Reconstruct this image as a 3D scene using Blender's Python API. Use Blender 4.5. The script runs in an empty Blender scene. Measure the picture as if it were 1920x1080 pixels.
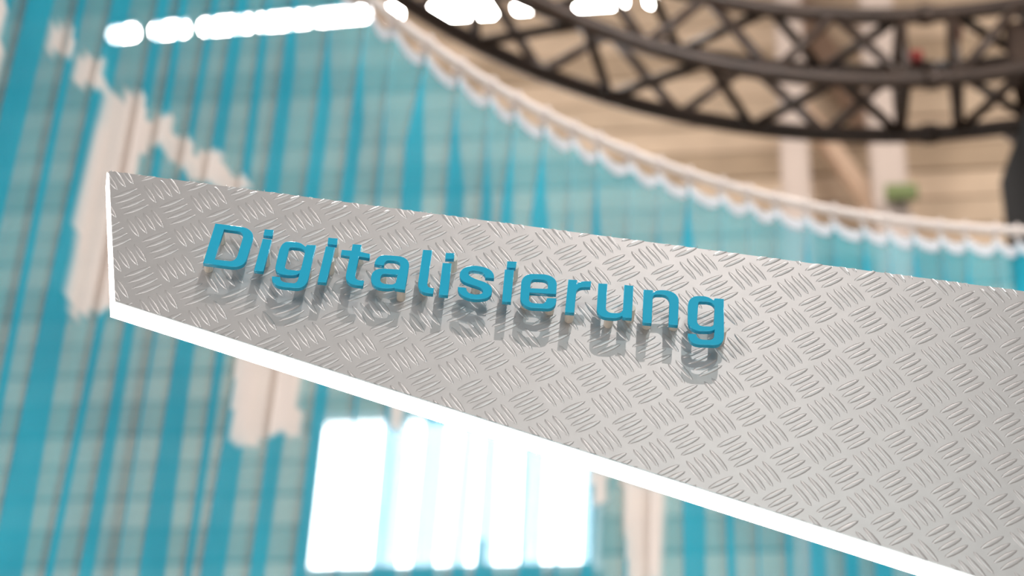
import bpy, bmesh, math, random
from mathutils import Vector, Matrix, Euler

sc = bpy.context.scene
col = sc.collection
rad = math.radians
random.seed(7)

# ------------------------------------------------------------------ camera
F_PX = 3849.756                      # focal length in pixels of the 1920 wide frame
PITCH, ROLL = rad(35), rad(3)
CAM = Vector((0, 0, 1.5))
FW = Vector((0, math.cos(PITCH), math.sin(PITCH)))
_r0, _u0 = Vector((1, 0, 0)), Vector((0, -math.sin(PITCH), math.cos(PITCH)))
RT = _r0 * math.cos(ROLL) + _u0 * math.sin(ROLL)
UP = -_r0 * math.sin(ROLL) + _u0 * math.cos(ROLL)
cam = bpy.data.cameras.new('camera')
cam_ob = bpy.data.objects.new('camera', cam)
col.objects.link(cam_ob)
cam_ob.matrix_world = Matrix.Translation(CAM) @ Matrix((RT, UP, -FW)).transposed().to_4x4()
cam.sensor_width = 36.0
cam.lens = F_PX * 36.0 / 1920.0
cam.clip_start, cam.clip_end = 0.05, 200
cam.dof.use_dof = True
cam.dof.aperture_fstop = 7.0
cam.dof.aperture_blades = 0
sc.camera = cam_ob

# the sign's frame: X along the lettering, Y up the plate, Z out of its face
SIGN_M = Matrix(((0.996384, 0.081498, 0.024034, -0.24174),
                 (0.012537, 0.138757, -0.990247, 1.11561),
                 (-0.084038, 0.986967, 0.137234, 2.34757),
                 (0, 0, 0, 1)))
cam.dof.focus_distance = ((SIGN_M @ Vector((0.30, -0.05, 0.012))) - CAM).dot(FW)

# ------------------------------------------------------------------ world, lights, exposure
sc.view_settings.view_transform = 'Standard'
sc.view_settings.look = 'None'
sc.view_settings.gamma = 1.0
sc.view_settings.use_curve_mapping = False
sc.view_settings.exposure = 0.0
w = bpy.data.worlds.new('hall_ambient'); sc.world = w
w.use_nodes = True
w.node_tree.nodes['Background'].inputs[0].default_value = (1.0, 0.93, 0.885, 1)
w.node_tree.nodes['Background'].inputs[1].default_value = 0.33
sc.cycles.transparent_max_bounces = 32

def spot(name, loc, target, watts, color, radius, angle=40, blend=.4):
    l = bpy.data.lights.new(name, 'SPOT')
    l.energy, l.color, l.shadow_soft_size = watts, color, radius
    l.spot_size, l.spot_blend = rad(angle), blend
    o = bpy.data.objects.new(name, l); col.objects.link(o)
    o.location = loc
    o.rotation_euler = (Vector(target) - Vector(loc)).to_track_quat('-Z', 'Y').to_euler()
    return o
SIGN_C = SIGN_M @ Vector((.28, -.06, 0))
SIGN_AIM = SIGN_M @ Vector((.21, -.08, 0))
def from_sign(elev, azim, dist):     # a place in front of the sign's face, seen from its centre
    e, a = rad(elev), rad(azim)
    d = SIGN_M.to_3x3() @ Vector((math.sin(a) * math.cos(e), math.sin(e), math.cos(a) * math.cos(e)))
    return SIGN_C + d * dist
spot('stage_spot_cool', from_sign(25, 10, 4.6), SIGN_AIM, 84, (.84, 1.0, .99), .03, 16, 1)
spot('stage_spot_warm', from_sign(54, 7, 4.6), SIGN_AIM, 130, (1.0, .91, .86), .03, 16, 1)
def area(name, loc, target, watts, color, sx, sy):
    l = bpy.data.lights.new(name, 'AREA'); l.shape = 'RECTANGLE'; l.size, l.size_y = sx, sy
    l.energy, l.color = watts, color
    o = bpy.data.objects.new(name, l); col.objects.link(o)
    o.location = loc
    o.rotation_euler = (Vector(target) - Vector(loc)).to_track_quat('-Z', 'Y').to_euler()
area('curtain_fill_left', (-.6, 2.0, 6.3), (-.6, 2.9, 3.2), 430, (1, .98, .95), .5, .3)  # unseen fill, added to brighten the left of the curtain
area('curtain_fill_right', (2.6, 2.0, 6.3), (.5, 3.3, 3.2), 460, (1, .98, .95), .5, .3)  # its partner on the right, likewise added to light the cloth
area('front_fill', (.5, -5.0, 2.9), (.3, 3, 3), 85, (1, .97, .94), 3, 2)  # soft fill from behind the camera, added to lift fold flanks and print
area('curtain_fill_low', (.5, 1.9, .5), (.2, 3.4, 3.2), 75, (1, .97, .93), .8, .4)  # added fill from below that brightens the lower curtain
area('hall_lamp_left', from_sign(-3, -47, 5.0), SIGN_C, 60, (1, .97, .94), 1.0, 1.0)
spot('truss_spot', (1.4, 2.6, 5.85), SIGN_C, 150, (1, .96, .92), .12)
area('hall_lamp_upper', (3.0, 6.8, 11.0), (1, 10.5, 8.5), 110, (1, .93, .86), 3, 1)
area('wall_fill_low', (-1.0, 6.2, 9.5), (-1, 11, 6.8), 215, (1, .95, .90), 3, 1)  # second light, added to brighten the lower wall behind the curtain

# ------------------------------------------------------------------ helpers
def principled(name, color, rough=.5, metal=0.0, coat=0.0, noise=0.0, scale=20, bump=0.0, emis=None, strength=0):
    m = bpy.data.materials.new(name); m.use_nodes = True
    nt = m.node_tree; b = nt.nodes['Principled BSDF']
    b.inputs['Base Color'].default_value = (*color, 1)
    b.inputs['Roughness'].default_value = rough
    b.inputs['Metallic'].default_value = metal
    b.inputs['Coat Weight'].default_value = coat
    b.inputs['Coat Roughness'].default_value = .06
    if noise or bump:
        tc = nt.nodes.new('ShaderNodeTexCoord')
        n = nt.nodes.new('ShaderNodeTexNoise'); n.inputs['Scale'].default_value = scale; n.inputs['Detail'].default_value = 5
        nt.links.new(tc.outputs['Object'], n.inputs['Vector'])
        if noise:
            r = nt.nodes.new('ShaderNodeValToRGB')
            lo, hi = 1 - noise, 1 + noise
            r.color_ramp.elements[0].position, r.color_ramp.elements[1].position = .3, .7
            r.color_ramp.elements[0].color = (*[c * lo for c in color], 1)
            r.color_ramp.elements[1].color = (*[min(1, c * hi) for c in color], 1)
            nt.links.new(n.outputs['Fac'], r.inputs['Fac'])
            nt.links.new(r.outputs['Color'], b.inputs['Base Color'])
        if bump:
            bp = nt.nodes.new('ShaderNodeBump'); bp.inputs['Strength'].default_value = bump; bp.inputs['Distance'].default_value = .001
            nt.links.new(n.outputs['Fac'], bp.inputs['Height']); nt.links.new(bp.outputs['Normal'], b.inputs['Normal'])
    if emis:
        b.inputs['Emission Color'].default_value = (*emis, 1)
        b.inputs['Emission Strength'].default_value = strength
    return m

def link(name, me, mat=None, parent=None, kind=None, label=None):
    o = bpy.data.objects.new(name, me); col.objects.link(o)
    if mat and not me.materials: me.materials.append(mat)
    if parent: o.parent = parent
    if kind: o['kind'] = kind
    if label: o['label'] = label
    return o
def mesh_of(bm, name, smooth=False):
    me = bpy.data.meshes.new(name); bm.normal_update(); bm.to_mesh(me); bm.free()
    if smooth:
        for p in me.polygons: p.use_smooth = True
    return me
def obj(name, bm, mat, parent=None, kind=None, label=None, smooth=False):
    return link(name, mesh_of(bm, name, smooth), mat, parent, kind, label)
def empty(name, loc, label, cat, group=None, kind=None):
    o = bpy.data.objects.new(name, None); col.objects.link(o)
    o.location = loc; o.empty_display_size = .1
    if label: o['label'] = label
    if cat: o['category'] = cat
    if group: o['group'] = group
    if kind: o['kind'] = kind
    return o
def tag(o, label, cat, group=None):
    o['label'] = label; o['category'] = cat
    if group: o['group'] = group
    return o
def add_box(bm, lo, hi, mat=None):
    vs = [bm.verts.new((x, y, z)) for x in (lo[0], hi[0]) for y in (lo[1], hi[1]) for z in (lo[2], hi[2])]
    if mat is not None:
        for v in vs: v.co = mat @ v.co
    for f in ((0, 1, 3, 2), (4, 6, 7, 5), (0, 4, 5, 1), (2, 3, 7, 6), (0, 2, 6, 4), (1, 5, 7, 3)):
        bm.faces.new([vs[i] for i in f])
    return vs
def add_tube(bm, pts, r, n=10, cap=True, closed=False):
    pts = [Vector(p) for p in pts]; rings = []
    m = len(pts)
    for i, p in enumerate(pts):
        a = pts[(i - 1) % m] if (closed or i > 0) else p
        b = pts[(i + 1) % m] if (closed or i < m - 1) else p
        t = (b - a).normalized()
        s = t.cross(Vector((0, 0, 1)))
        if s.length < 1e-3: s = t.cross(Vector((1, 0, 0)))
        s.normalize(); q = s.cross(t)
        rr = r[i] if isinstance(r, (list, tuple)) else r
        rings.append([bm.verts.new(p + (s * math.cos(k * 2 * math.pi / n) + q * math.sin(k * 2 * math.pi / n)) * rr) for k in range(n)])
    for i in range(m if closed else m - 1):
        A, B = rings[i], rings[(i + 1) % m]
        for k in range(n):
            bm.faces.new((A[k], A[(k + 1) % n], B[(k + 1) % n], B[k]))
    if cap and not closed:
        bm.faces.new(rings[0][::-1]); bm.faces.new(rings[-1])
def tube(name, pts, r, mat, parent=None, n=10, closed=False, label=None):
    bm = bmesh.new(); add_tube(bm, pts, r, n, True, closed)
    bmesh.ops.recalc_face_normals(bm, faces=bm.faces)
    return obj(name, bm, mat, parent, None, label, True)
def prism(bm, poly_a, poly_b):        # two outlines of equal count, 3D points
    A = [bm.verts.new(p) for p in poly_a]; B = [bm.verts.new(p) for p in poly_b]
    n = len(A); sides = []
    bm.faces.new(A); bm.faces.new(B[::-1])
    for i in range(n): sides.append(bm.faces.new((A[i], B[i], B[(i + 1) % n], A[(i + 1) % n])))
    bmesh.ops.recalc_face_normals(bm, faces=bm.faces)
    return sides

# ------------------------------------------------------------------ materials
M_ALU = principled('pressed_aluminium', (.535, .52, .515), .40, .55, bump=.10, noise=.03, scale=90)
M_PAINT = principled('turquoise_lacquer', (.017, .42, .64), .12, 0, noise=.02, scale=60)
M_PIN = principled('cream_plastic', (.86, .77, .66), .35, noise=.03, scale=80)
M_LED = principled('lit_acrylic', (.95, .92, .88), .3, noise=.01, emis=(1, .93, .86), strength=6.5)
M_STEEL = principled('grey_steel', (.42, .42, .43), .45, .6, noise=.05)
M_TRUSS = principled('black_truss_paint', (.040, .022, .014), .5, .1, noise=.25, scale=12)
M_RED = principled('red_webbing', (.22, .018, .014), .6, noise=.1)
M_WHITE = principled('white_lacquer', (.58, .50, .46), .5, noise=.03)
M_TAPE = principled('white_tape', (.60, .55, .57), .7, noise=.03)
M_BOARD_A = principled('tan_board', (.56, .43, .31), .7, noise=.10, scale=3)
M_BOARD_B = principled('pale_tan_board', (.62, .475, .345), .7, noise=.10, scale=3)
M_BOARD_C = principled('dark_tan_board', (.43, .32, .22), .7, noise=.10, scale=3)
M_COLUMN = principled('pale_plaster', (.50, .41, .36), .7, noise=.04, scale=4)
M_BRACE = principled('peach_steel_paint', (.72, .52, .38), .6, noise=.06, scale=5)
M_BROWN = principled('brown_steel_paint', (.26, .17, .12), .6, noise=.08, scale=5)
M_FLOOR = principled('grey_screed', (.42, .40, .38), .6, noise=.12, scale=2)
M_GREEN = principled('green_enamel', (.13, .17, .05), .5, noise=.05)
M_FRAME = principled('pale_window_frame', (.72, .70, .70), .4, noise=.03)
M_DAY = principled('daylit_pane', (.9, .93, 1), .2, noise=.01, emis=(.93, .96, 1), strength=14.0)
M_TUBE = principled('lit_diffuser', (.95, .95, .92), .3, noise=.01, emis=(1, .96, .90), strength=60)
M_DRAPE = principled('black_molton', (.008, .008, .009), .9, noise=.2)
M_DARK = principled('dark_housing', (.05, .05, .055), .4, noise=.1)

def cloth_material():
    m = bpy.data.materials.new('sheer_turquoise_voile'); m.use_nodes = True
    nt = m.node_tree; nt.nodes.clear()
    N = nt.nodes.new; L = nt.links.new
    out = N('ShaderNodeOutputMaterial')
    at = N('ShaderNodeAttribute'); at.attribute_name = 'white_print'
    tc = N('ShaderNodeTexCoord')
    nz = N('ShaderNodeTexNoise'); nz.inputs['Scale'].default_value = 5; nz.inputs['Detail'].default_value = 2
    L(tc.outputs['Object'], nz.inputs['Vector'])
    ramp = N('ShaderNodeValToRGB')
    ramp.color_ramp.elements[0].position, ramp.color_ramp.elements[1].position = .35, .65
    ramp.color_ramp.elements[0].color = (.024, .45, .58, 1)
    ramp.color_ramp.elements[1].color = (.04, .53, .66, 1)
    L(nz.outputs['Fac'], ramp.inputs['Fac'])
    mixc = N('ShaderNodeMixRGB'); L(at.outputs['Fac'], mixc.inputs[0]); L(ramp.outputs['Color'], mixc.inputs[1])
    mixc.inputs[2].default_value = (.90, .82, .78, 1)
    d = N('ShaderNodeBsdfDiffuse'); t = N('ShaderNodeBsdfTranslucent')
    L(mixc.outputs[0], d.inputs['Color']); L(mixc.outputs[0], t.inputs['Color'])
    body = N('ShaderNodeMixShader'); body.inputs[0].default_value = .5
    L(d.outputs[0], body.inputs[1]); L(t.outputs[0], body.inputs[2])
    gap = N('ShaderNodeBsdfTransparent')
    gc = N('ShaderNodeMixRGB'); L(at.outputs['Fac'], gc.inputs[0])
    gc.inputs[1].default_value = (.92, .97, 1, 1); gc.inputs[2].default_value = (1, .98, .96, 1)
    L(gc.outputs[0], gap.inputs['Color'])
    op = N('ShaderNodeMapRange'); L(at.outputs['Fac'], op.inputs['Value'])
    op.inputs['To Min'].default_value = .57; op.inputs['To Max'].default_value = .86
    mx = N('ShaderNodeMixShader'); L(op.outputs[0], mx.inputs[0]); L(gap.outputs[0], mx.inputs[1]); L(body.outputs[0], mx.inputs[2])
    L(mx.outputs[0], out.inputs['Surface'])
    return m
M_CLOTH = cloth_material()
nt = M_TAPE.node_tree                 # the tape is woven gauze: half of it is holes
tr, mx = nt.nodes.new('ShaderNodeBsdfTransparent'), nt.nodes.new('ShaderNodeMixShader')
mx.inputs[0].default_value = .55
nt.links.new(tr.outputs[0], mx.inputs[1]); nt.links.new(nt.nodes['Principled BSDF'].outputs[0], mx.inputs[2])
nt.links.new(mx.outputs[0], nt.nodes['Material Output'].inputs['Surface'])
# ------------------------------------------------------------------ the hall
bm = bmesh.new(); add_box(bm, (-9, -7, -.1), (13, 13.5, 0)); obj('floor', bm, M_FLOOR, kind='structure')

YAW = rad(-9)
WALL_O = Vector((2.5, 11.0, 0))
WM = Matrix.Translation(WALL_O) @ Matrix.Rotation(YAW, 4, 'Z')      # X along the wall, -Y into the hall
bm = bmesh.new(); add_box(bm, (-9, .03, 0), (8, .3, 12.6), WM); wall = obj('wall_back', bm, M_BROWN, kind='structure')
pitch = .24
board_meshes = {}
n_board = int(12.5 / pitch)
for i in range(n_board):
    z = i * pitch
    mat = (M_BOARD_B, M_BOARD_A, M_BOARD_B, M_BOARD_C)[i % 4]
    if mat.name not in board_meshes:
        bm = bmesh.new(); add_box(bm, (-9, -.012, .008), (8, .03, pitch - .008))
        bmesh.ops.bevel(bm, geom=[e for e in bm.edges if abs(e.verts[0].co.x - e.verts[1].co.x) > 1], offset=.006, segments=1, affect='EDGES')
        board_meshes[mat.name] = mesh_of(bm, 'cladding_board')
    o = link('cladding_board', board_meshes[mat.name], mat, wall)
    o.matrix_local = WM @ Matrix.Translation((0, -.006 * (i % 2), z))
bm = bmesh.new(); add_box(bm, (-9, -6.5, 12.6), (9, .3, 12.8), WM); obj('ceiling', bm, M_COLUMN, kind='structure')

def ray(x, y): return RT * ((x - 960) / F_PX) - UP * ((y - 540) / F_PX) + FW
def on_wall(x, y, off):               # where the sight line of a pixel meets the plane off metres before the wall
    d = ray(x, y); n = WM.to_3x3() @ Vector((0, -1, 0)); p = WM @ Vector((0, -off, 0))
    q = CAM + d * ((p - CAM).dot(n) / d.dot(n))
    return WM.inverted() @ q

# window high in the wall, seen through the curtain
a, b = on_wall(612, 800, .1), on_wall(1112, 1060, .1)
x0, x1, z0, z1 = a.x, on_wall(1112, 800, .1).x, b.z, a.z
win = empty('window_1', WM @ Vector(((x0 + x1) / 2, -.05, z0)), None, None, kind='structure')
win.rotation_euler = (0, 0, YAW)
W2, H = (x1 - x0) / 2, z1 - z0
bm = bmesh.new()
for lo, hi in (((-W2 - .06, -.10, -.06), (W2 + .06, .05, 0)), ((-W2 - .06, -.10, H), (W2 + .06, .05, H + .06)),
               ((-W2 - .06, -.10, 0), (-W2, .05, H)), ((W2, -.10, 0), (W2 + .06, .05, H))): add_box(bm, lo, hi)
obj('window_frame', bm, M_FRAME, win)
bm = bmesh.new(); add_box(bm, (-W2 - .09, -.2, -.10), (W2 + .09, .05, -.061)); obj('window_sill', bm, M_FRAME, win)
npan = 4
for k in range(npan):
    xa, xb = -W2 + 2 * W2 * k / npan, -W2 + 2 * W2 * (k + 1) / npan
    bm = bmesh.new(); add_box(bm, (xa + .006, -.02, .0), (xb - .006, .0, H)); obj('window_pane', bm, M_DAY, win)
    if k:
        bm = bmesh.new(); add_box(bm, (xa - .012, -.05, 0), (xa + .012, -.021, H)); obj('mullion', bm, M_FRAME, win)
# what stands on the sill outside shows grey against the light
for px, wd, hh in ((905, .05, .16),):
    xx = on_wall(px, 1050, .1).x - (x0 + x1) / 2
    bm = bmesh.new(); add_box(bm, (xx - wd / 2, -.16, -.06), (xx + wd / 2, -.11, hh))
    bmesh.ops.bevel(bm, geom=bm.edges[:], offset=.015, segments=2, affect='EDGES')
    link('window_bracket', mesh_of(bm, 'window_bracket'), M_STEEL, win)

def column(px, wpx, y_at, off, label):
    p = on_wall(px, y_at, off); q = on_wall(px + wpx, y_at, off)
    wd = (q - p).length
    o = empty('hall_column', WM @ Vector((p.x + wd / 2, -off, 0)), label, 'column', 'columns before the clad wall')
    o.rotation_euler = (0, 0, YAW)
    bm = bmesh.new(); add_box(bm, (-wd / 2, -wd / 2, 0), (wd / 2, wd / 2, 12.6))
    bmesh.ops.bevel(bm, geom=[e for e in bm.edges if abs(e.verts[0].co.z - e.verts[1].co.z) > 1], offset=.02, segments=2, affect='EDGES')
    obj('shaft', bm, M_COLUMN, o)
    bm = bmesh.new(); add_box(bm, (-wd / 2 - .06, -wd / 2 - .06, 0), (wd / 2 + .06, wd / 2 + .06, .12)); obj('base_plate', bm, M_STEEL, o)
    return o, p, wd
c1, p1, w1 = column(1464, 54, 320, .7, 'slim pale pink column before the tan wall, left of the green sign')
c2, p2, w2 = column(1632, 66, 320, .7, 'wide pale column before the tan wall, right behind the green sign')
def bar_between(name, pa, pb, wd, dp, mat, parent=None):
    pa, pb = Vector(pa), Vector(pb); t = (pb - pa).normalized(); s = t.cross(Vector((0, 1, 0))).normalized(); q = s.cross(t)
    R = Matrix((s, q, t)).transposed().to_4x4(); R.translation = pa
    bm = bmesh.new(); add_box(bm, (-wd / 2, -dp / 2, 0), (wd / 2, dp / 2, (pb - pa).length), R)
    return obj(name, bm, mat, parent)
pa, pb = on_wall(1500, 200, .35), on_wall(1668, 425, .35)
br = bar_between('diagonal_brace', WM @ pa, WM @ (pb + (pb - pa) * .25), .105, .10, M_BRACE)
tag(br, 'peach painted steel brace slanting down between the two pale columns', 'brace')
pa, pb = on_wall(1500, 20, .2), on_wall(1620, 225, .2)
br = bar_between('wall_beam', WM @ (pa - (pb - pa) * .2), WM @ (pb + (pb - pa) * .1), .16, .10, M_BROWN)
tag(br, 'dark brown steel beam slanting across the tan wall behind the truss', 'beam')
# green board on the wide column
gp = on_wall(1690, 356, .95)
gs = empty('green_sign', WM @ Vector((gp.x, -.93, gp.z - .075)), 'small green sign box hung at the foot of the wide pale column', 'sign')
gs.rotation_euler = (0, 0, YAW)
bm = bmesh.new(); add_box(bm, (-.10, -.02, .02), (.10, .04, .13)); bmesh.ops.bevel(bm, geom=bm.edges[:], offset=.008, segments=2, affect='EDGES')
obj('panel', bm, M_GREEN, gs)
bm = bmesh.new(); add_box(bm, (-.02, .04, .04), (.02, .12, .10)); obj('bracket', bm, M_STEEL, gs)

# ------------------------------------------------------------------ row of lit tubes high behind the curtain
def on_height(x, y, z):
    d = ray(x, y); return CAM + d * ((z - CAM.z) / d.z)
ZT = 6.5
A, B = on_height(190, 64, ZT), on_height(1260, -2, ZT)
segs = [(197, 266, 'first'), (277, 360, 'second'), (368, 482, 'third'), (473, 592, 'fourth'), (583, 702, 'fifth'), (716, 762, 'sixth'), (790, 940, 'seventh'),
        (955, 1018, 'eighth'), (1070, 1183, 'ninth'), (1202, 1244, 'tenth')]
mid_y = lambda x: 66 - (x - 200) * .080 if x < 700 else 26 - (x - 700) * .052
for xa, xb, nth in segs:
    pa, pb = on_height(xa + 9, mid_y(xa), ZT), on_height(xb - 9, mid_y(xb), ZT)
    c = (pa + pb) / 2; ln = (pb - pa).length; ang = math.atan2(pb.y - pa.y, pb.x - pa.x)
    where = 'behind the turquoise curtain' if xb < 700 else 'above the curtain rail behind the truss'
    o = empty('tube_light', c, 'lit white tube light %s, %s from the left' % (where, nth), 'lamp', 'row of tube lights high behind the curtain')
    o.rotation_euler = (0, 0, ang)
    rr = .027 if xb < 700 else .026
    if xa == 790: rr = .036
    bm = bmesh.new(); add_tube(bm, [(-ln / 2, 0, 0), (-ln / 2 + .012, 0, 0), (ln / 2 - .012, 0, 0), (ln / 2, 0, 0)], [rr * .6, rr, rr, rr * .6], 14)
    obj('diffuser', bm, M_TUBE, o, smooth=True)
    bm = bmesh.new(); add_box(bm, (-ln / 2, -.02, rr), (ln / 2, .02, rr + .03)); obj('housing', bm, M_DARK, o)
    bm = bmesh.new(); add_tube(bm, [(0, 0, rr + .03), (0, 0, rr + 3.0)], .003, 6); obj('hanging_wire', bm, M_DARK, o)

# ------------------------------------------------------------------ ring truss
TC = Vector((1.04, 3.276)); RO, SIDE, ZB = 2.136, .285, 6.0
truss = empty('ring_truss', (TC.x, TC.y, ZB), 'big black ring truss of four tubes with criss-cross braces above the curtain', 'truss')
TR_C = .029
def ring_pt(R, a, z): return Vector((R * math.cos(a), R * math.sin(a), z))
corners = {'bo': (RO, 0), 'bi': (RO - SIDE, 0), 'to': (RO, SIDE), 'ti': (RO - SIDE, SIDE)}
for k, (R, z) in corners.items():
    tube('chord_tube', [ring_pt(R, 2 * math.pi * i / 128, z) for i in range(128)], TR_C, M_TRUSS, truss, 10, True)
gaps = [rad(80.5 + 60 * k) for k in range(6)]
half = rad(2.6)
faces = (('bo', 'bi'), ('ti', 'to'), ('bo', 'to'), ('bi', 'ti'))
for gi, g in enumerate(gaps):
    a0, a1 = g + half, g + rad(60) - half
    nseg = 8
    for fi, (p, q) in enumerate(faces):
        for s in range(nseg):
            b0, b1 = a0 + (a1 - a0) * s / nseg, a0 + (a1 - a0) * (s + 1) / nseg
            k0, k1 = (p, q) if (s + (fi == 2)) % 2 == 0 else (q, p)
            tube('brace_tube', [ring_pt(corners[k0][0], b0, corners[k0][1]), ring_pt(corners[k1][0], b1, corners[k1][1])], .018, M_TRUSS, truss, 8)
    for s in (-1, 1):                 # end frames of two truss sections meeting
        a = g + s * half
        for p, q in faces:
            tube('end_strut', [ring_pt(corners[p][0], a, corners[p][1]), ring_pt(corners[q][0], a, corners[q][1])], .018, M_TRUSS, truss, 8)
    for k, (R, z) in corners.items():
        tube('coupler', [ring_pt(R, g - .012, z), ring_pt(R, g + .012, z)], .037, M_TRUSS, truss, 10)
for (k, da, zz) in (('to', .6, .035), ('to', -3.0, .0)):
    R, z = corners[k]
    if da < -2: R -= SIDE * .55
    a = gaps[0] + rad(da)
    bm = bmesh.new(); p = ring_pt(R - .03, a, z + zz); add_box(bm, (p.x - .022, p.y - .012, p.z - .03), (p.x + .022, p.y + .012, p.z + .03))
    bmesh.ops.bevel(bm, geom=bm.edges[:], offset=.006, segments=2, affect='EDGES')
    obj('red_tag', bm, M_RED, truss, label='red strap on the black truss')
p = ring_pt(RO - .03, gaps[0] - rad(1.7), SIDE - .02)
tube('clamp_ring', [p + Vector((.024 * math.cos(t), 0, .024 * math.sin(t))) for t in [2 * math.pi * i / 16 for i in range(16)]], .008, M_STEEL, truss, 8, True, 'pale metal clamp ring')

a = math.atan2(5.37 - TC.y, 1.845 - TC.x); q = ring_pt(RO - SIDE / 2, a, 0)
bm = bmesh.new(); add_box(bm, (-.11, -.13, .03), (.11, .13, SIDE - .03), Matrix.Translation(q) @ Matrix.Rotation(a, 4, 'Z')); bmesh.ops.bevel(bm, geom=bm.edges[:], offset=.015, segments=2, affect='EDGES')
obj('corner_block', bm, M_TRUSS, truss)

# tower that carries the ring at the right of the frame
TWP = Vector((1.845, 5.37, 0))
tower = empty('truss_tower', TWP, 'black upright lattice tower at the right edge carrying the ring truss', 'truss')
TH = .15; TZ = 5.955
for sx in (-1, 1):
    for sy in (-1, 1):
        tube('upright_tube', [(sx * TH, sy * TH, .02), (sx * TH, sy * TH, TZ)], .028, M_TRUSS, tower, 10)
zs = [.05 + .29 * i for i in range(23)]
for fi, (ax, ay, bx, by) in enumerate(((-1, -1, 1, -1), (1, -1, 1, 1), (1, 1, -1, 1), (-1, 1, -1, -1))):
    for i in range(len(zs) - 1):
        u, v = ((ax, ay), (bx, by)) if i % 2 == 0 else ((bx, by), (ax, ay))
        tube('tower_brace', [(u[0] * TH, u[1] * TH, zs[i]), (v[0] * TH, v[1] * TH, zs[i + 1])], .016, M_TRUSS, tower, 8)
bm = bmesh.new(); add_box(bm, (-.35, -.35, 0), (.35, .35, .02)); obj('base_plate', bm, M_TRUSS, tower)
bm = bmesh.new(); add_box(bm, (-TH - .02, -TH - .02, 5.956), (TH + .02, TH + .02, 5.974))
obj('head_plate', bm, M_TRUSS, tower)
bm = bmesh.new(); add_box(bm, (-TH - .03, -TH - .03, 4.0), (TH + .03, TH + .03, 5.94)); obj('black_drape', bm, M_DRAPE, tower)

# ------------------------------------------------------------------ curved rail and curtain
HR = 2.6
CC = Vector((.38754 * HR, .65914 * HR)); CR = .65238 * HR; ZR = CAM.z + HR
PLEATS = [187, 183, 179, 175, 171.3, 167.8, 164.3, 161.0, 158.0, 155.6, 153.15, 150.68, 148.39, 146.23, 143.12, 140.1, 137.64, 134.71, 131.83, 129.13, 126.98,
          124.54, 122.2, 120.16, 117.61, 115.29, 112.98, 110.47, 108.39, 106.33, 104.06, 102.02, 99.79, 97.98, 96.18, 94.2, 92.42, 90.27, 88.72,
          86.6, 84.4, 82.3, 80.1, 77.9, 75.8, 73.6, 71.4, 69.3, 67.0, 65.0]
PRINTS = [[(167.05, 3.362), (164.79, 3.418), (164.51, 3.366), (166.95, 3.314)], [(163.79, 3.389), (161.5, 3.444), (161.33, 3.391), (164.2, 3.33)], [(160.96, 3.398), (160.29, 3.405), (159.44, 3.415), (159.09, 3.434), (158.24, 3.46), (157.67, 3.468), (157.22, 3.434), (156.65, 3.448), (155.56, 3.48), (154.84, 3.49), (154.63, 3.46), (153.48, 3.484), (152.96, 3.483), (152.81, 3.465), (151.69, 3.497), (150.67, 3.516), (149.68, 3.497), (148.18, 3.515), (147.63, 3.505), (148.96, 3.464), (150.79, 3.445), (152.28, 3.424), (153.03, 3.412), (153.31, 3.427), (154.82, 3.4), (155.19, 3.422), (155.81, 3.416), (156.57, 3.385), (157.15, 3.368), (157.03, 3.325), (156.49, 3.223), (155.91, 3.113), (157.25, 3.086), (159.0, 3.04), (160.52, 3.006), (161.08, 3.109), (161.49, 3.209)], [(147.12, 3.298), (141.58, 3.354), (141.71, 3.242), (141.6, 3.13), (142.98, 3.118), (144.61, 3.076), (146.02, 3.054), (146.61, 3.057), (147.08, 3.189)], [(117.93, 3.347), (114.9, 3.352), (114.82, 3.165), (117.31, 3.144)], [(120.08, 3.348), (118.66, 3.351), (118.81, 3.284), (119.93, 3.263)], [(135.26, 3.306), (133.66, 3.313), (134.12, 3.254), (134.71, 3.246)], [(173.38, 3.241), (171.39, 3.296), (170.86, 3.246), (170.12, 3.184), (171.48, 3.15)]]
def cyl_pt(R, deg, z): return Vector((CC.x + R * math.cos(rad(deg)), CC.y + R * math.sin(rad(deg)), z))
rail = empty('curtain_rail', cyl_pt(CR, 125, ZR), 'thin white curved rail along the top edge of the turquoise curtain', 'rail')
ro = rail.location
degs = [187 - (187 - 65) * i / 120 for i in range(121)]
tube('rail_tube', [cyl_pt(CR, d, ZR) - ro for d in degs], .0095, M_WHITE, rail, 10)
for d in (187.4, 64.6):
    p = cyl_pt(CR, d, 0); tube('rail_post', [p - ro, p + Vector((0, 0, ZR + .02)) - ro], .022, M_WHITE, rail, 12)
    bm = bmesh.new(); q = p - ro; add_box(bm, (q.x - .2, q.y - .2, q.z), (q.x + .2, q.y + .2, q.z + .015)); obj('rail_foot', bm, M_WHITE, rail)

def inside(pt, poly):
    x, y = pt; c = False; n = len(poly)
    for i in range(n):
        xa, ya = poly[i]; xb, yb = poly[i - 1]
        if (ya > y) != (yb > y) and x < (xb - xa) * (y - ya) / (yb - ya) + xa: c = not c
    return c
boxes = [(min(p[0] for p in P), max(p[0] for p in P), min(p[1] for p in P), max(p[1] for p in P)) for P in PRINTS]
def printed(d, z):
    for P, bx in zip(PRINTS, boxes):
        if bx[0] <= d <= bx[1] and bx[2] <= z <= bx[3] and inside((d, z), P): return 1.0
    return 0.0

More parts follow.
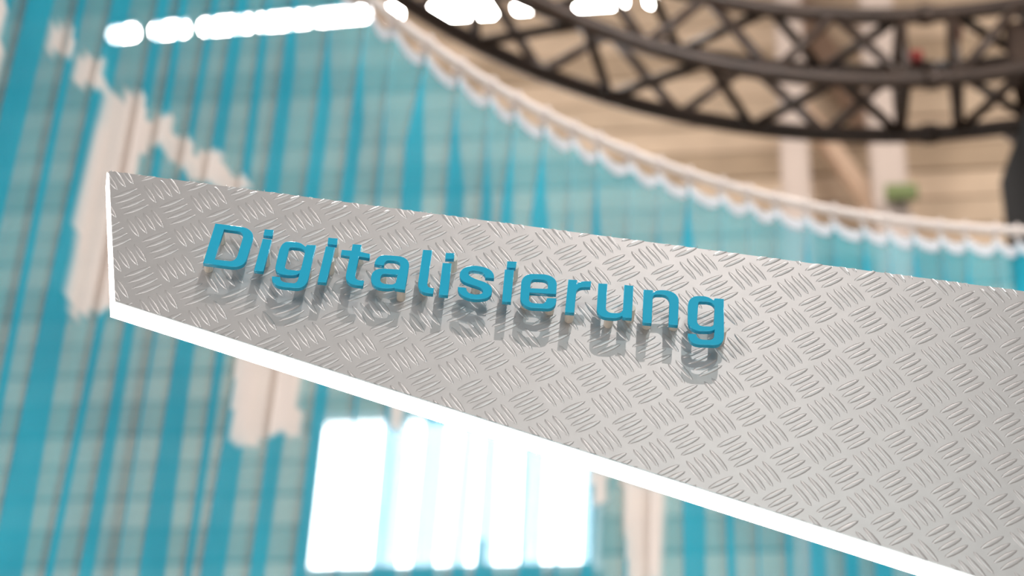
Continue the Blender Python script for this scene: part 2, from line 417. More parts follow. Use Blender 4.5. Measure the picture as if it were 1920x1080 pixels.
def print_at(P):                      # the print follows the smooth curve the cloth was printed on
    d = P - CAM
    a, bq = d.xy.dot(d.xy), -d.xy.dot(CC); q = bq * bq - a * (CC.dot(CC) - CR * CR)
    if q < 0: return 0.0
    Q = CAM + d * ((-bq + math.sqrt(q)) / a)
    return printed(math.degrees(math.atan2(Q.y - CC.y, Q.x - CC.x)), Q.z)
NS = 18
rng = random.Random(5)
npl = len(PLEATS) - 1
amp = [rng.uniform(.75, 1.25) for _ in range(npl + 1)]
ovl = [rng.choice((.7, .9, 1.1, 1.35, 1.6)) for _ in range(npl + 1)]
ovl[:14] = [1.2, 1.9, 1.0, 1.8, 1.3, 1.9, .9, 1.8, 1.1, 1.5, .9, 1.7, 1.1, 1.6]
drift = [rng.uniform(-1, 1) for _ in range(npl + 1)]
cols = []
for k in range(npl):
    for s in range(NS): cols.append((k, s / NS))
cols.append((npl - 1, 1.0))
z_low = [0.02, .4, .8, 1.2, 1.6, 2.0, 2.3]
z_fine = [2.5 + i * .0125 for i in range(127)]
LEVELS = z_low + z_fine               # up to 4.075 at a hook
TOPZ = LEVELS[-1]
verts, prt, faces_ = [], [], []
def cloth_at(k, f, z, lift=0.0):
    P = math.radians(PLEATS[k] - PLEATS[k + 1]) * CR
    ph = 2 * math.pi * f
    am = amp[k] * (1 - f) + amp[k + 1] * f
    ov = ovl[k] * (1 - f) + ovl[k + 1] * f
    dr = drift[k] * (1 - f) + drift[k + 1] * f
    up = max(0.0, min(1.0, (TOPZ - z) / .25))         # the folds are shallow at the heading and open below it
    A = .005 + .005 * am * up
    Bv = P / (2 * math.pi) * ov * 2.7 * (.25 + .75 * up)
    low = max(0.0, (4.0 - z))
    ph2 = ph + .35 * math.sin(z * 2.1 + 3 * dr) * up
    sm = P * f - Bv * (math.sin(ph2) - math.sin(ph2 - ph)) + .012 * dr * math.sin(z * 1.3 + dr * 4) * low * .6
    r = CR + A * math.cos(ph2 + .5 * math.pi) + .006 * dr * low
    return PLEATS[k] - math.degrees(sm / CR), r
for (k, f) in cols:
    sag = .019 * (1 - math.cos(2 * math.pi * f)) / 2
    for z in LEVELS:
        t = max(0.0, (z - 3.85) / (TOPZ - 3.85))
        zz = z - sag * t * t
        d, r = cloth_at(k, f, zz)
        verts.append(cyl_pt(r, d, zz)); prt.append(print_at(verts[-1]))
nz = len(LEVELS)
for c in range(len(cols) - 1):
    for j in range(nz - 1):
        a = c * nz + j
        faces_.append((a, a + nz, a + nz + 1, a + 1))
me = bpy.data.meshes.new('curtain_cloth'); me.from_pydata(verts, [], faces_); me.update()
at = me.attributes.new('white_print', 'FLOAT', 'POINT'); at.data.foreach_set('value', prt)
for p in me.polygons: p.use_smooth = True
curtain = empty('sheer_curtain', cyl_pt(CR, 125, 0), 'sheer turquoise curtain with white printed patches hanging in folds from curved rail', 'curtain')
cl = link('cloth', me, M_CLOTH, curtain); cl.matrix_parent_inverse = Matrix.Translation(-curtain.location)
# white heading tape sewn along the scalloped top edge
tv, tf = [], []
for (k, f) in cols:
    sag = .019 * (1 - math.cos(2 * math.pi * f)) / 2
    for dz in (-.026, .001):
        d, r = cloth_at(k, f, TOPZ - sag)
        tv.append(cyl_pt(r + .002, d, TOPZ - sag + dz))
    for dz in (.001, -.026):
        d, r = cloth_at(k, f, TOPZ - sag)
        tv.append(cyl_pt(r - .002, d, TOPZ - sag + dz))
for c in range(len(cols) - 1):
    for j in range(4):
        a, b = c * 4 + j, c * 4 + (j + 1) % 4
        tf.append((a, b, b + 4, a + 4))
me = bpy.data.meshes.new('heading_tape'); me.from_pydata(tv, [], tf); me.update()
o = link('heading_tape', me, M_TAPE, curtain, label='white heading tape'); o.matrix_parent_inverse = Matrix.Translation(-curtain.location)
bm = bmesh.new()
add_tube(bm, [(0, .016 * math.cos(t), .016 * math.sin(t)) for t in [2 * math.pi * i / 14 for i in range(14)]], .0028, 6, True, True)
add_tube(bm, [(0, 0, -.016), (0, 0, -.026)], .003, 6)
hook_me = mesh_of(bm, 'curtain_hook', True)
for k in range(npl + 1):
    d = PLEATS[k]
    o = link('curtain_hook', hook_me, M_WHITE, curtain)
    o.matrix_local = Matrix.Translation(cyl_pt(CR, d, ZR - .003) - curtain.location) @ Matrix.Rotation(rad(d + 90), 4, 'Z')

# ------------------------------------------------------------------ the sign
sign = empty('aluminium_sign', SIGN_M.translation, 'slanted tread-plate aluminium sign with raised turquoise word Digitalisierung and glowing edge', 'sign')
sign.matrix_world = SIGN_M
TL, BL = Vector((-.0399, .0114)), Vector((-.0058, -.1051))
TRt = TL + (Vector((.5878, .0085)) - TL) * 1.22
BR = BL + (Vector((.5472, -.2324)) - BL) * 1.40
BR = BL + (BR - BL) * ((TRt.x - BL.x) / (BR.x - BL.x))
OUT = [TL, BL, BR, TRt]
def shrink(d):
    c = sum(OUT, Vector((0, 0))) / 4
    res = []
    for i in range(4):
        p, a, b = OUT[i], OUT[i - 1], OUT[(i + 1) % 4]
        e1, e2 = (p - a).normalized(), (b - p).normalized()
        n1, n2 = Vector((-e1.y, e1.x)), Vector((-e2.y, e2.x))
        k = (n1 + n2) / (1 + n1.dot(n2))
        res.append(p + k * d)
    return res
v3 = lambda P, z: [Vector((p.x, p.y, z)) for p in P]
bm = bmesh.new(); prism(bm, v3(OUT, 0), v3(OUT, -.0015)); obj('metal_plate', bm, M_ALU, sign)
# glowing acrylic edge: one strip below, one at the left end, one on top hidden from below
DEP = .0165
f_in, b_out = shrink(.0), shrink(.0)
f_in = [f_in[0] + Vector((-.0014, 0)), f_in[1] + Vector((-.0020, 0)), f_in[2], f_in[3]]
b_out = [b_out[0] + Vector((-.0036, 0)), b_out[1] + Vector((-.0046, 0)), b_out[2], b_out[3]]
core = shrink(.008)
def strip(name, i, j, mat, label=None):
    bm = bmesh.new()
    prism(bm, [Vector((*f_in[i], -.0016)), Vector((*f_in[j], -.0016)), Vector((*b_out[j], -DEP)), Vector((*b_out[i], -DEP))],
          [Vector((*core[i], -.0016)), Vector((*core[j], -.0016)), Vector((*core[j], -DEP)), Vector((*core[i], -DEP))])
    return obj(name, bm, mat, sign, label=label)
strip('light_strip', 1, 2, M_LED, 'glowing white strip along the lower edge')
strip('light_strip', 0, 1, M_LED, 'thin glowing white strip at the left end')
strip('top_edge', 3, 0, M_STEEL)
strip('end_edge', 2, 3, M_STEEL)
bm = bmesh.new(); prism(bm, v3(shrink(.001), -DEP), v3(shrink(.001), -DEP - .002)); obj('back_plate', bm, M_STEEL, sign)
# the post it is fixed to, standing on the floor beyond the right of the frame
pm = SIGN_M.inverted()
p = SIGN_M @ Vector((TRt.x - .06, -.10, -.055))
bm = bmesh.new(); add_box(bm, (p.x - .03, p.y - .03 + .05, 0), (p.x + .03, p.y + .03 + .05, p.z + .14), pm); obj('sign_post', bm, M_STEEL, sign)
bm = bmesh.new(); add_box(bm, (TRt.x - .1, -.16, -.11), (TRt.x - .02, -.02, -DEP - .002)); obj('post_bracket', bm, M_STEEL, sign)
bm = bmesh.new(); add_box(bm, (p.x - .15, p.y - .15 + .05, 0), (p.x + .15, p.y + .15 + .05, .012), pm); obj('post_foot', bm, M_STEEL, sign)

# pressed bars of the tread plate, four to a block, blocks turned in a basket weave
S = 1.4 / 41.9908; AL = -0.10945377
I_ = Vector((math.cos(AL), math.sin(AL))) * S
J_ = Vector((math.sin(AL), -math.cos(AL))) * S
BAR_L, BAR_W, BAR_P, BAR_H = .575 * S, .118 * S, .178 * S, .00045
def bar_rings():
    n = 10; prof = []
    for k in range(n):
        t = 2 * math.pi * k / n
        x, y = math.cos(t), math.sin(t)
        prof.append((x * BAR_L / 2, (abs(y) ** 1.15) * math.copysign(1, y) * BAR_W / 2))
    return [[(x, y, 0.0) for x, y in prof], [(x * .95, y * .80, BAR_H * .62) for x, y in prof], [(x * .86, y * .45, BAR_H) for x, y in prof]]
def bar_bm(bm, mat=None):
    R = [[bm.verts.new(Vector(p) if mat is None else mat @ Vector(p)) for p in ring] for ring in bar_rings()]
    n = len(R[0])
    for a, b in zip(R, R[1:]):
        for k in range(n): bm.faces.new((a[k], a[(k + 1) % n], b[(k + 1) % n], b[k]))
    bm.faces.new(R[-1])
def edge_dist(p):                     # least distance inside the outline, negative outside
    m = 1e9
    for i in range(4):
        a, b = OUT[i], OUT[(i + 1) % 4]; e = (b - a).normalized()
        m = min(m, (p - a).dot(Vector((-e.y, e.x))))
    return m
bars = []
for i in range(-4, 34):
    for j in range(-4, 16):
        for kind in (0, 1):
            ci, cj = i + .5 * kind, j + .5 * kind
            along = (I_ + J_).normalized() if kind == 0 else (I_ - J_).normalized()
            across = (I_ - J_).normalized() if kind == 0 else (I_ + J_).normalized()
            base = I_ * ci + J_ * cj
            for q in range(4):
                c = base + across * ((q - 1.5) * BAR_P)
                ends = [edge_dist(c + along * s * BAR_L * .5) for s in (-1, 0, 1)]
                if max(ends) < .0006: continue
                bars.append((c, math.atan2(along.y, along.x), min(ends) < BAR_W * .5))
def screen(c):
    w_ = SIGN_M @ Vector((c.x, c.y, 0)) - CAM; d = w_.dot(FW)
    return 960 + F_PX * w_.dot(RT) / d, 540 - F_PX * w_.dot(UP) / d, d
whole, rest = [], []
for b in bars:
    x, y, d = screen(b[0])
    (whole if (not b[2] and 0 <= x <= 1920 and 0 <= y <= 1080) else rest).append((d, b))
whole.sort(key=lambda t: t[0])
bm = bmesh.new(); bar_bm(bm); bar_me = mesh_of(bm, 'raised_bar', True)
for d, (c, a, cut) in whole[:300]:
    o = link('raised_bar', bar_me, M_ALU, sign)
    o.matrix_local = Matrix.Translation((c.x, c.y, 0)) @ Matrix.Rotation(a, 4, 'Z')
bm = bmesh.new(); big = bmesh.new()
for d, (c, a, cut) in whole[300:] + rest:
    m = Matrix.Translation((c.x, c.y, 0)) @ Matrix.Rotation(a, 4, 'Z')
    bar_bm(big, m)
for i in range(4):                    # cut flush with the sheared edges of the plate
    a, b = OUT[i], OUT[(i + 1) % 4]; e = (b - a).normalized()
    bmesh.ops.bisect_plane(big, geom=big.verts[:] + big.edges[:] + big.faces[:], plane_co=(a.x, a.y, 0), plane_no=(e.y, -e.x, 0), clear_outer=True)
bm.free()
obj('raised_bars', big, M_ALU, sign, kind='stuff', smooth=True)

# burrs of swarf left on the sheared top edge
bm = bmesh.new(); rb = random.Random(11)
for _ in range(46):
    t = rb.random() ** .8; p = TL + (TRt - TL) * t
    ln = rb.uniform(.0008, .0024) if rb.random() < .85 else rb.uniform(.003, .005)
    a = rb.uniform(.3, 2.8); cv = rb.uniform(-1.4, 1.4)
    pts = []
    x, y = p.x, p.y - .0002
    for s in range(5):
        pts.append((x, y, -.0008 + .0004 * s * rb.uniform(-1, 1))); x += math.cos(a) * ln / 4; y += abs(math.sin(a)) * ln / 4; a += cv / 4
    add_tube(bm, pts, .00013, 4)
obj('edge_burrs', bm, M_ALU, sign, kind='stuff')

# the letters
LETTERS = [
    ('D', [[(46.18,-39.23),(62.73,-39.07),(65.12,-39.24),(67.25,-39.78),(69.1,-40.68),(70.66,-41.92),(71.91,-43.49),(72.82,-45.35),(73.38,-47.5),(73.58,-49.91),(73.34,-67.18),(73.17,-69.15),(72.71,-70.9),(71.96,-72.42),(70.94,-73.7),(69.67,-74.72),(68.15,-75.48),(66.4,-75.94),(64.45,-76.11),(46.16,-75.98)],[(52.97,-43.65),(61.45,-43.57),(62.62,-43.66),(63.66,-43.96),(64.56,-44.43),(65.32,-45.09),(65.92,-45.92),(66.35,-46.9),(66.61,-48.03),(66.68,-49.29),(66.63,-64.71),(66.55,-66.16),(66.31,-67.44),(65.92,-68.55),(65.4,-69.47),(64.74,-70.21),(63.96,-70.73),(63.06,-71.05),(62.05,-71.14),(52.94,-71.43)]], [(47.29,-67.2),(50.02,-41.42)]),
    ('i1', [[(79.66,-47.45),(85.77,-47.23),(86.04,-76.44),(79.93,-76.62)],[(79.22,-38.73),(85.17,-38.29),(85.48,-44.23),(79.48,-44.38)]], [(83.27,-55.88)]),
    ('g1', [[(109.34,-47.83),(115.21,-47.09),(116.03,-77.72),(115.95,-79.8),(115.62,-81.65),(115.07,-83.27),(114.29,-84.64),(113.31,-85.74),(112.12,-86.56),(110.75,-87.08),(109.21,-87.3),(101.43,-87.66),(99.53,-87.59),(97.82,-87.23),(96.31,-86.58),(95.03,-85.68),(93.98,-84.52),(93.18,-83.11),(92.65,-81.49),(92.39,-79.64),(97.8,-79.28),(97.8,-79.28),(97.93,-80.24),(98.21,-81.08),(98.65,-81.8),(99.22,-82.39),(99.93,-82.85),(100.76,-83.18),(101.71,-83.35),(102.76,-83.37),(106.67,-83.22),(107.31,-83.13),(107.88,-82.88),(108.37,-82.49),(108.77,-81.96),(109.08,-81.3),(109.3,-80.51),(109.43,-79.61),(109.45,-78.59),(109.31,-73.8),(109.31,-73.8),(109.21,-74.01),(109.07,-74.31),(108.86,-74.64),(108.57,-74.96),(108.19,-75.27),(107.73,-75.58),(107.2,-75.89),(106.61,-76.15),(105.94,-76.37),(105.18,-76.57),(104.41,-76.73),(103.68,-76.85),(102.94,-76.94),(102.19,-76.98),(101.53,-77.0),(101.08,-77.01),(101.08,-77.01),(99.26,-77.08),(97.63,-76.84),(96.23,-76.32),(95.04,-75.52),(94.1,-74.45),(93.4,-73.13),(92.98,-71.57),(92.83,-69.78),(92.4,-57.04),(92.44,-54.89),(92.64,-52.96),(93.0,-51.27),(93.52,-49.83),(94.18,-48.66),(94.97,-47.78),(95.89,-47.21),(96.94,-46.96),(96.94,-46.96),(97.64,-46.85),(98.64,-46.69),(99.77,-46.55),(100.86,-46.5),(101.88,-46.54),(102.93,-46.63),(103.98,-46.82),(104.98,-47.13),(106.03,-47.66),(107.1,-48.38),(108.04,-49.08),(108.69,-49.56)],[(98.56,-54.09),(98.6,-53.57),(98.72,-53.11),(98.92,-52.72),(99.2,-52.39),(99.55,-52.13),(99.97,-51.94),(100.45,-51.83),(101.0,-51.8),(104.52,-51.66),(105.62,-51.74),(106.59,-51.96),(107.43,-52.32),(108.12,-52.8),(108.66,-53.4),(109.05,-54.11),(109.27,-54.93),(109.32,-55.85),(109.55,-69.53),(109.53,-70.05),(109.44,-70.51),(109.28,-70.9),(109.05,-71.24),(108.76,-71.5),(108.41,-71.69),(107.99,-71.8),(107.53,-71.83),(101.85,-71.99),(101.18,-71.91),(100.59,-71.74),(100.08,-71.48),(99.66,-71.13),(99.33,-70.71),(99.09,-70.21),(98.96,-69.64),(98.92,-69.0)]], [(112.06,-62.53)]),
    ('i2', [[(121.77,-46.96),(127.99,-46.96),(127.97,-79.08),(122.19,-79.33)],[(121.93,-38.86),(128.21,-38.54),(128.53,-44.51),(122.42,-44.68)]], [(126.11,-55.63),(126.28,-39.76)]),
    ('t', [[(138.76,-41.93),(144.69,-41.49),(144.9,-47.88),(151.7,-48.76),(151.7,-52.69),(144.77,-52.27),(145.15,-68.03),(145.23,-69.23),(145.43,-70.28),(145.72,-71.18),(146.12,-71.92),(146.61,-72.49),(147.19,-72.9),(147.85,-73.12),(148.58,-73.15),(151.84,-72.99),(151.67,-77.87),(146.79,-77.96),(145.14,-77.78),(143.66,-77.31),(142.37,-76.58),(141.28,-75.6),(140.4,-74.38),(139.74,-72.93),(139.32,-71.27),(139.15,-69.4),(138.72,-53.17),(132.75,-52.7),(132.67,-48.28),(139.0,-47.89)]], [(143.32,-43.68)]),
    ('a', [[(155.8,-57.34),(155.81,-55.31),(156.07,-53.48),(156.58,-51.88),(157.33,-50.53),(158.29,-49.44),(159.47,-48.62),(160.85,-48.1),(162.42,-47.89),(169.88,-47.35),(171.72,-47.44),(173.37,-47.83),(174.82,-48.48),(176.05,-49.4),(177.05,-50.57),(177.81,-51.97),(178.31,-53.59),(178.53,-55.42),(179.11,-76.6),(172.4,-76.41),(171.99,-75.77),(171.99,-75.77),(171.68,-75.94),(171.24,-76.19),(170.72,-76.46),(170.17,-76.69),(169.6,-76.87),(168.99,-77.03),(168.33,-77.18),(167.65,-77.31),(166.87,-77.43),(166.0,-77.53),(165.2,-77.61),(164.65,-77.66),(164.65,-77.66),(162.81,-77.64),(161.14,-77.3),(159.67,-76.67),(158.4,-75.75),(157.35,-74.56),(156.54,-73.11),(155.97,-71.41),(155.68,-69.48),(155.58,-68.41),(155.6,-66.81),(155.85,-65.35),(156.33,-64.04),(157.03,-62.89),(157.93,-61.92),(159.04,-61.15),(160.32,-60.58),(161.79,-60.23),(172.56,-59.22),(172.69,-56.16),(172.62,-55.25),(172.38,-54.44),(171.99,-53.73),(171.45,-53.14),(170.77,-52.66),(169.96,-52.3),(169.02,-52.08),(167.96,-51.99),(164.9,-52.23),(164.28,-52.41),(163.73,-52.75),(163.26,-53.23),(162.86,-53.84),(162.54,-54.59),(162.31,-55.45),(162.18,-56.42),(162.13,-57.49)],[(172.32,-64.11),(172.19,-70.16),(172.31,-69.54),(172.26,-70.29),(172.1,-70.97),(171.84,-71.58),(171.48,-72.12),(171.03,-72.56),(170.5,-72.92),(169.88,-73.18),(169.19,-73.33),(166.58,-73.43),(165.57,-73.42),(164.66,-73.26),(163.87,-72.99),(163.18,-72.59),(162.63,-72.07),(162.21,-71.45),(161.93,-70.73),(161.8,-69.9),(161.73,-68.41),(161.78,-67.64),(161.92,-66.95),(162.14,-66.34),(162.43,-65.81),(162.8,-65.38),(163.23,-65.04),(163.73,-64.81),(164.28,-64.69)]], [(175.97,-71.08),(162.06,-63.88)]),
    ('l', [[(185.22,-38.87),(191.35,-38.21),(192.5,-67.76),(192.59,-68.65),(192.75,-69.45),(192.99,-70.13),(193.3,-70.7),(193.68,-71.15),(194.13,-71.48),(194.63,-71.67),(195.19,-71.72),(197.38,-71.69),(197.48,-76.86),(193.33,-76.82),(191.91,-76.67),(190.62,-76.23),(189.49,-75.51),(188.52,-74.53),(187.72,-73.3),(187.11,-71.83),(186.69,-70.13),(186.48,-68.23)]], [(190.74,-63.65)]),
    ('i3', [[(199.69,-48.29),(205.58,-47.73),(207.24,-76.51),(201.19,-76.86)],[(200.43,-38.93),(206.24,-38.2),(206.44,-43.4),(200.82,-44.41)]], [(205.65,-40.0)]),
    ('s', [[(234.83,-56.33),(234.75,-55.7),(234.64,-54.78),(234.46,-53.76),(234.17,-52.82),(233.75,-51.96),(233.24,-51.1),(232.63,-50.29),(231.9,-49.57),(231.05,-48.94),(230.09,-48.39),(229.03,-47.92),(227.89,-47.54),(226.61,-47.26),(225.22,-47.08),(223.81,-46.98),(222.51,-46.97),(221.34,-47.05),(220.25,-47.21),(219.21,-47.46),(218.2,-47.8),(217.2,-48.24),(216.22,-48.77),(215.31,-49.38),(214.53,-50.04),(213.87,-50.79),(213.33,-51.61),(212.89,-52.47),(212.55,-53.32),(212.3,-54.16),(212.15,-55.02),(212.1,-55.87),(212.14,-56.73),(212.26,-57.62),(212.49,-58.52),(212.79,-59.39),(213.18,-60.18),(213.64,-60.87),(214.17,-61.49),(214.81,-62.06),(215.58,-62.59),(216.53,-63.06),(217.64,-63.49),(218.82,-63.87),(219.97,-64.21),(221.13,-64.51),(222.33,-64.75),(223.47,-64.98),(224.48,-65.22),(225.32,-65.46),(226.05,-65.69),(226.68,-65.96),(227.25,-66.29),(227.78,-66.7),(228.25,-67.17),(228.63,-67.69),(228.9,-68.21),(229.06,-68.76),(229.12,-69.34),(229.07,-69.91),(228.89,-70.42),(228.56,-70.88),(228.09,-71.29),(227.53,-71.66),(226.91,-71.96),(226.18,-72.2),(225.35,-72.37),(224.5,-72.48),(223.71,-72.53),(222.98,-72.52),(222.29,-72.45),(221.64,-72.32),(221.03,-72.11),(220.47,-71.83),(219.96,-71.48),(219.49,-71.05),(219.07,-70.54),(218.7,-69.86),(218.36,-69.03),(218.09,-68.24),(217.9,-67.7),(212.49,-67.82),(212.57,-68.4),(212.68,-69.25),(212.85,-70.17),(213.1,-71.0),(213.43,-71.71),(213.82,-72.39),(214.31,-73.03),(214.91,-73.66),(215.66,-74.31),(216.52,-74.94),(217.47,-75.53),(218.51,-76.0),(219.65,-76.37),(220.89,-76.65),(222.18,-76.83),(223.42,-76.92),(224.63,-76.89),(225.82,-76.76),(227.0,-76.54),(228.13,-76.27),(229.24,-75.93),(230.33,-75.52),(231.36,-75.04),(232.25,-74.47),(233.01,-73.81),(233.66,-73.06),(234.19,-72.24),(234.6,-71.38),(234.85,-70.43),(234.96,-69.4),(234.97,-68.38),(234.93,-67.44),(234.84,-66.62),(234.69,-65.87),(234.45,-65.16),(234.11,-64.47),(233.66,-63.78),(233.11,-63.1),(232.46,-62.47),(231.72,-61.89),(230.86,-61.39),(229.88,-60.96),(228.84,-60.56),(227.77,-60.18),(226.65,-59.83),(225.46,-59.52),(224.29,-59.21),(223.2,-58.88),(222.22,-58.53),(221.28,-58.18),(220.44,-57.81),(219.71,-57.39),(219.09,-56.9),(218.57,-56.37),(218.16,-55.82),(217.88,-55.29),(217.75,-54.76),(217.74,-54.22),(217.85,-53.71),(218.05,-53.25),(218.35,-52.84),(218.76,-52.47),(219.26,-52.15),(219.85,-51.9),(220.56,-51.73),(221.38,-51.62),(222.25,-51.59),(223.12,-51.62),(224.03,-51.72),(224.99,-51.89),(225.9,-52.13),(226.67,-52.45),(227.26,-52.86),(227.73,-53.36),(228.11,-53.91),(228.43,-54.44),(228.68,-55.02),(228.85,-55.63),(228.97,-56.19),(229.06,-56.57)]], [(223.35,-55.95)]),
    ('i4', [[(240.73,-47.09),(246.75,-46.44),(248.24,-75.21),(242.41,-75.64)],[(241.46,-39.3),(247.68,-38.68),(247.53,-44.53),(241.71,-44.96)]], [(246.46,-40.14)]),
    ('e', [[(252.78,-56.47),(252.88,-54.75),(253.22,-53.18),(253.79,-51.77),(254.58,-50.54),(255.57,-49.51),(256.77,-48.69),(258.14,-48.09),(259.7,-47.73),(266.65,-46.8),(268.66,-46.97),(270.45,-47.41),(272.02,-48.09),(273.35,-49.01),(274.43,-50.15),(275.23,-51.5),(275.74,-53.05),(275.96,-54.78),(276.49,-63.09),(259.22,-64.76),(259.5,-70.26),(259.61,-71.03),(259.84,-71.71),(260.2,-72.29),(260.66,-72.76),(261.22,-73.12),(261.89,-73.36),(262.64,-73.48),(263.49,-73.47),(267.79,-73.07),(268.44,-72.92),(269.03,-72.61),(269.54,-72.13),(269.97,-71.49),(270.33,-70.7),(270.6,-69.78),(270.77,-68.72),(270.85,-67.54),(277.05,-66.74),(277.21,-69.51),(277.15,-71.04),(276.9,-72.43),(276.45,-73.64),(275.83,-74.69),(275.03,-75.54),(274.07,-76.2),(272.95,-76.65),(271.69,-76.87),(262.25,-77.88),(260.43,-77.67),(258.79,-77.17),(257.35,-76.4),(256.12,-75.37),(255.12,-74.09),(254.35,-72.58),(253.84,-70.85),(253.59,-68.92)],[(259.2,-60.75),(258.94,-56.58),(258.98,-55.71),(259.12,-54.92),(259.36,-54.21),(259.71,-53.59),(260.14,-53.07),(260.67,-52.66),(261.27,-52.36),(261.96,-52.18),(265.88,-51.85),(266.87,-51.88),(267.75,-52.06),(268.5,-52.37),(269.14,-52.82),(269.64,-53.39),(270.0,-54.08),(270.21,-54.88),(270.27,-55.78),(270.45,-59.48)]], [(257.26,-63.95),(273.35,-65.91)]),
    ('r', [[(282.93,-48.7),(288.91,-48.13),(288.95,-51.27),(288.95,-51.27),(289.28,-50.93),(289.74,-50.44),(290.31,-49.91),(290.93,-49.46),(291.63,-49.11),(292.4,-48.8),(293.24,-48.53),(294.12,-48.29),(295.14,-48.1),(296.27,-47.93),(297.31,-47.81),(298.03,-47.72),(298.0,-53.04),(298.0,-53.04),(297.12,-53.18),(295.84,-53.39),(294.48,-53.64),(293.34,-53.93),(292.5,-54.24),(291.79,-54.58),(291.19,-54.98),(290.64,-55.49),(290.16,-56.2),(289.74,-57.06),(289.42,-57.88),(289.18,-58.45),(289.75,-77.35),(283.71,-77.7)]], [(286.86,-70.68)]),
    ('u', [[(302.82,-48.69),(308.7,-48.07),(309.61,-69.14),(309.72,-70.07),(309.96,-70.89),(310.33,-71.6),(310.83,-72.18),(311.44,-72.64),(312.15,-72.96),(312.97,-73.14),(313.88,-73.17),(317.31,-72.74),(318.09,-72.55),(318.77,-72.23),(319.36,-71.77),(319.85,-71.19),(320.23,-70.49),(320.5,-69.68),(320.65,-68.78),(320.68,-67.78),(319.74,-47.02),(325.75,-46.86),(327.0,-75.51),(320.96,-75.87),(320.69,-74.68),(320.69,-74.68),(320.4,-74.97),(319.98,-75.38),(319.48,-75.83),(318.91,-76.23),(318.29,-76.57),(317.6,-76.91),(316.84,-77.2),(315.98,-77.44),(314.9,-77.61),(313.65,-77.72),(312.49,-77.79),(311.69,-77.84),(311.69,-77.84),(310.03,-77.85),(308.54,-77.59),(307.22,-77.07),(306.11,-76.31),(305.2,-75.32),(304.5,-74.1),(304.04,-72.67),(303.83,-71.04)]], [(325.93,-63.83),(312.45,-70.46)]),
    ('n', [[(332.65,-49.14),(338.74,-48.48),(338.99,-50.6),(338.99,-50.6),(339.28,-50.28),(339.69,-49.81),(340.19,-49.29),(340.75,-48.85),(341.35,-48.48),(342.03,-48.13),(342.76,-47.83),(343.51,-47.58),(344.36,-47.4),(345.31,-47.27),(346.17,-47.18),(346.77,-47.12),(346.77,-47.12),(348.85,-47.24),(350.71,-47.67),(352.33,-48.41),(353.69,-49.45),(354.78,-50.76),(355.58,-52.32),(356.08,-54.14),(356.26,-56.17),(356.93,-76.59),(351.07,-76.85),(350.26,-57.83),(350.12,-56.33),(349.8,-55.01),(349.33,-53.88),(348.71,-52.94),(347.94,-52.22),(347.04,-51.72),(346.02,-51.45),(344.87,-51.42),(341.41,-51.98),(340.9,-52.18),(340.44,-52.47),(340.05,-52.86),(339.73,-53.33),(339.47,-53.88),(339.29,-54.49),(339.18,-55.17),(339.16,-55.91),(340.03,-77.79),(334.22,-78.17)]], [(337.46,-67.5),(354.88,-65.88)]),
    ('g2', [[(379.31,-48.64),(385.32,-48.18),(387.08,-80.16),(387.07,-82.17),(386.81,-83.97),(386.31,-85.56),(385.58,-86.92),(384.64,-88.03),(383.49,-88.89),(382.14,-89.48),(380.62,-89.77),(371.25,-90.89),(369.69,-90.78),(368.28,-90.38),(367.05,-89.71),(365.99,-88.76),(365.12,-87.57),(364.46,-86.14),(364.01,-84.48),(363.79,-82.61),(369.22,-82.0),(369.37,-82.38),(369.52,-83.26),(369.8,-84.03),(370.22,-84.68),(370.75,-85.22),(371.41,-85.63),(372.16,-85.9),(373.02,-86.04),(373.97,-86.04),(377.39,-85.73),(378.12,-85.59),(378.77,-85.32),(379.33,-84.92),(379.8,-84.41),(380.18,-83.78),(380.46,-83.04),(380.62,-82.21),(380.68,-81.28),(380.76,-76.16),(380.76,-76.16),(380.56,-76.36),(380.3,-76.66),(379.95,-77.0),(379.52,-77.3),(379.05,-77.57),(378.53,-77.83),(377.87,-78.09),(376.99,-78.33),(375.68,-78.57),(374.05,-78.82),(372.5,-79.03),(371.43,-79.18),(371.43,-79.18),(369.71,-79.11),(368.16,-78.76),(366.79,-78.15),(365.61,-77.28),(364.65,-76.17),(363.91,-74.84),(363.4,-73.28),(363.15,-71.52),(362.38,-58.37),(362.39,-56.46),(362.61,-54.71),(363.03,-53.15),(363.65,-51.78),(364.46,-50.62),(365.45,-49.7),(366.6,-49.03),(367.92,-48.61),(367.92,-48.61),(368.63,-48.49),(369.65,-48.3),(370.78,-48.13),(371.83,-48.04),(372.74,-48.05),(373.62,-48.11),(374.49,-48.25),(375.36,-48.5),(376.29,-48.95),(377.27,-49.55),(378.14,-50.13),(378.75,-50.54)],[(368.97,-55.42),(368.98,-55.01),(369.04,-54.64),(369.16,-54.29),(369.32,-53.99),(369.52,-53.74),(369.76,-53.53),(370.05,-53.37),(370.37,-53.27),(374.27,-52.64),(375.45,-52.68),(376.51,-52.89),(377.43,-53.27),(378.22,-53.81),(378.85,-54.5),(379.33,-55.33),(379.64,-56.3),(379.77,-57.39),(379.93,-70.34),(379.91,-71.06),(379.83,-71.7),(379.68,-72.28),(379.46,-72.78),(379.19,-73.2),(378.86,-73.52),(378.48,-73.76),(378.04,-73.89),(373.32,-74.42),(372.39,-74.47),(371.56,-74.33),(370.84,-74.0),(370.23,-73.5),(369.74,-72.83),(369.38,-72.01),(369.16,-71.02),(369.07,-69.9)]], [(386.03,-72.21)]),
]
LZ, LT = .45 * S, .0031
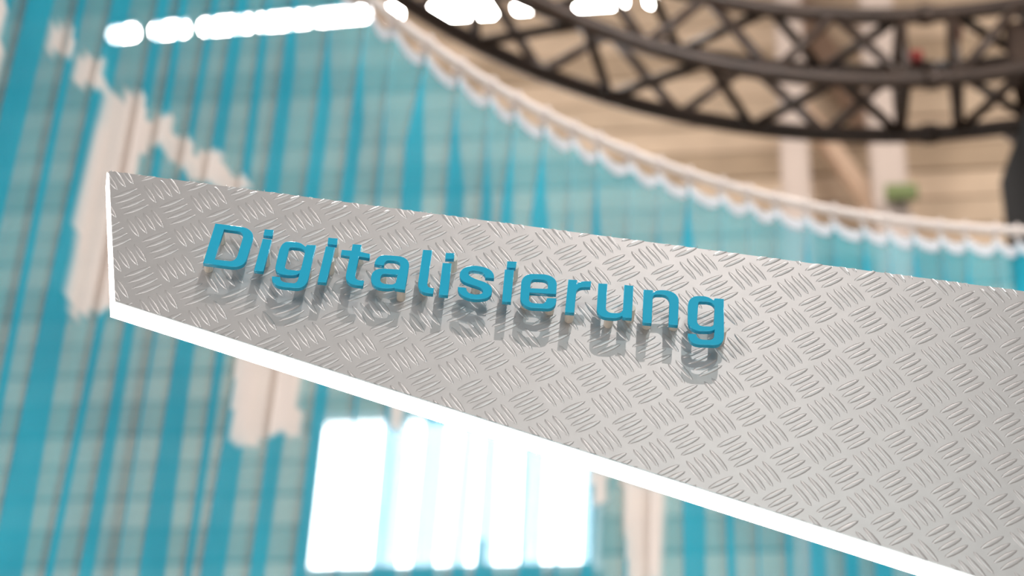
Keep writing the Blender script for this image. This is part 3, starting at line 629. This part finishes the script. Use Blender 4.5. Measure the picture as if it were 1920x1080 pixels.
def letter_mesh(name, paths):
    cu = bpy.data.curves.new(name, 'CURVE'); cu.dimensions = '2D'; cu.fill_mode = 'BOTH'
    bev = .00028
    cu.extrude = LT / 2 - bev; cu.bevel_depth = bev; cu.bevel_resolution = 2; cu.offset = -bev
    for P in paths:
        sp = cu.splines.new('POLY'); sp.points.add(len(P) - 1); sp.use_cyclic_u = True
        for pt, (x, y) in zip(sp.points, P): pt.co = (x * .001, y * .001, 0, 1)
    tmp = bpy.data.objects.new(name, cu); col.objects.link(tmp)
    dg = bpy.context.evaluated_depsgraph_get()
    me = bpy.data.meshes.new_from_object(tmp.evaluated_get(dg)); me.name = name
    bpy.data.objects.remove(tmp); bpy.data.curves.remove(cu)
    me.transform(Matrix.Translation((0, 0, LZ - LT / 2)))
    me.materials.clear()
    return me
def clean(P):
    o = [P[0]]
    for p in P[1:]:
        if math.hypot(p[0] - o[-1][0], p[1] - o[-1][1]) > .12: o.append(p)
    if math.hypot(o[0][0] - o[-1][0], o[0][1] - o[-1][1]) < .12: o.pop()
    return o
for key, paths, pins in LETTERS:
    ch = key[0]
    paths = [clean(P) for P in paths]
    body = paths[:1] if ch == 'i' else paths
    L_ = link('letter', letter_mesh('letter', body), M_PAINT, sign, label='raised turquoise letter ' + ch)
    if ch == 'i':
        link('letter_dot', letter_mesh('letter_dot', paths[1:]), M_PAINT, L_)
    for (x, y) in pins:
        bm = bmesh.new(); add_tube(bm, [(x * .001, y * .001, -.0001), (x * .001, y * .001, LZ - LT + .0001)], .0030, 16)
        bmesh.ops.recalc_face_normals(bm, faces=bm.faces)
        me = mesh_of(bm, 'standoff_pin')
        link('standoff_pin', me, M_PIN, L_, label='cream standoff pin')
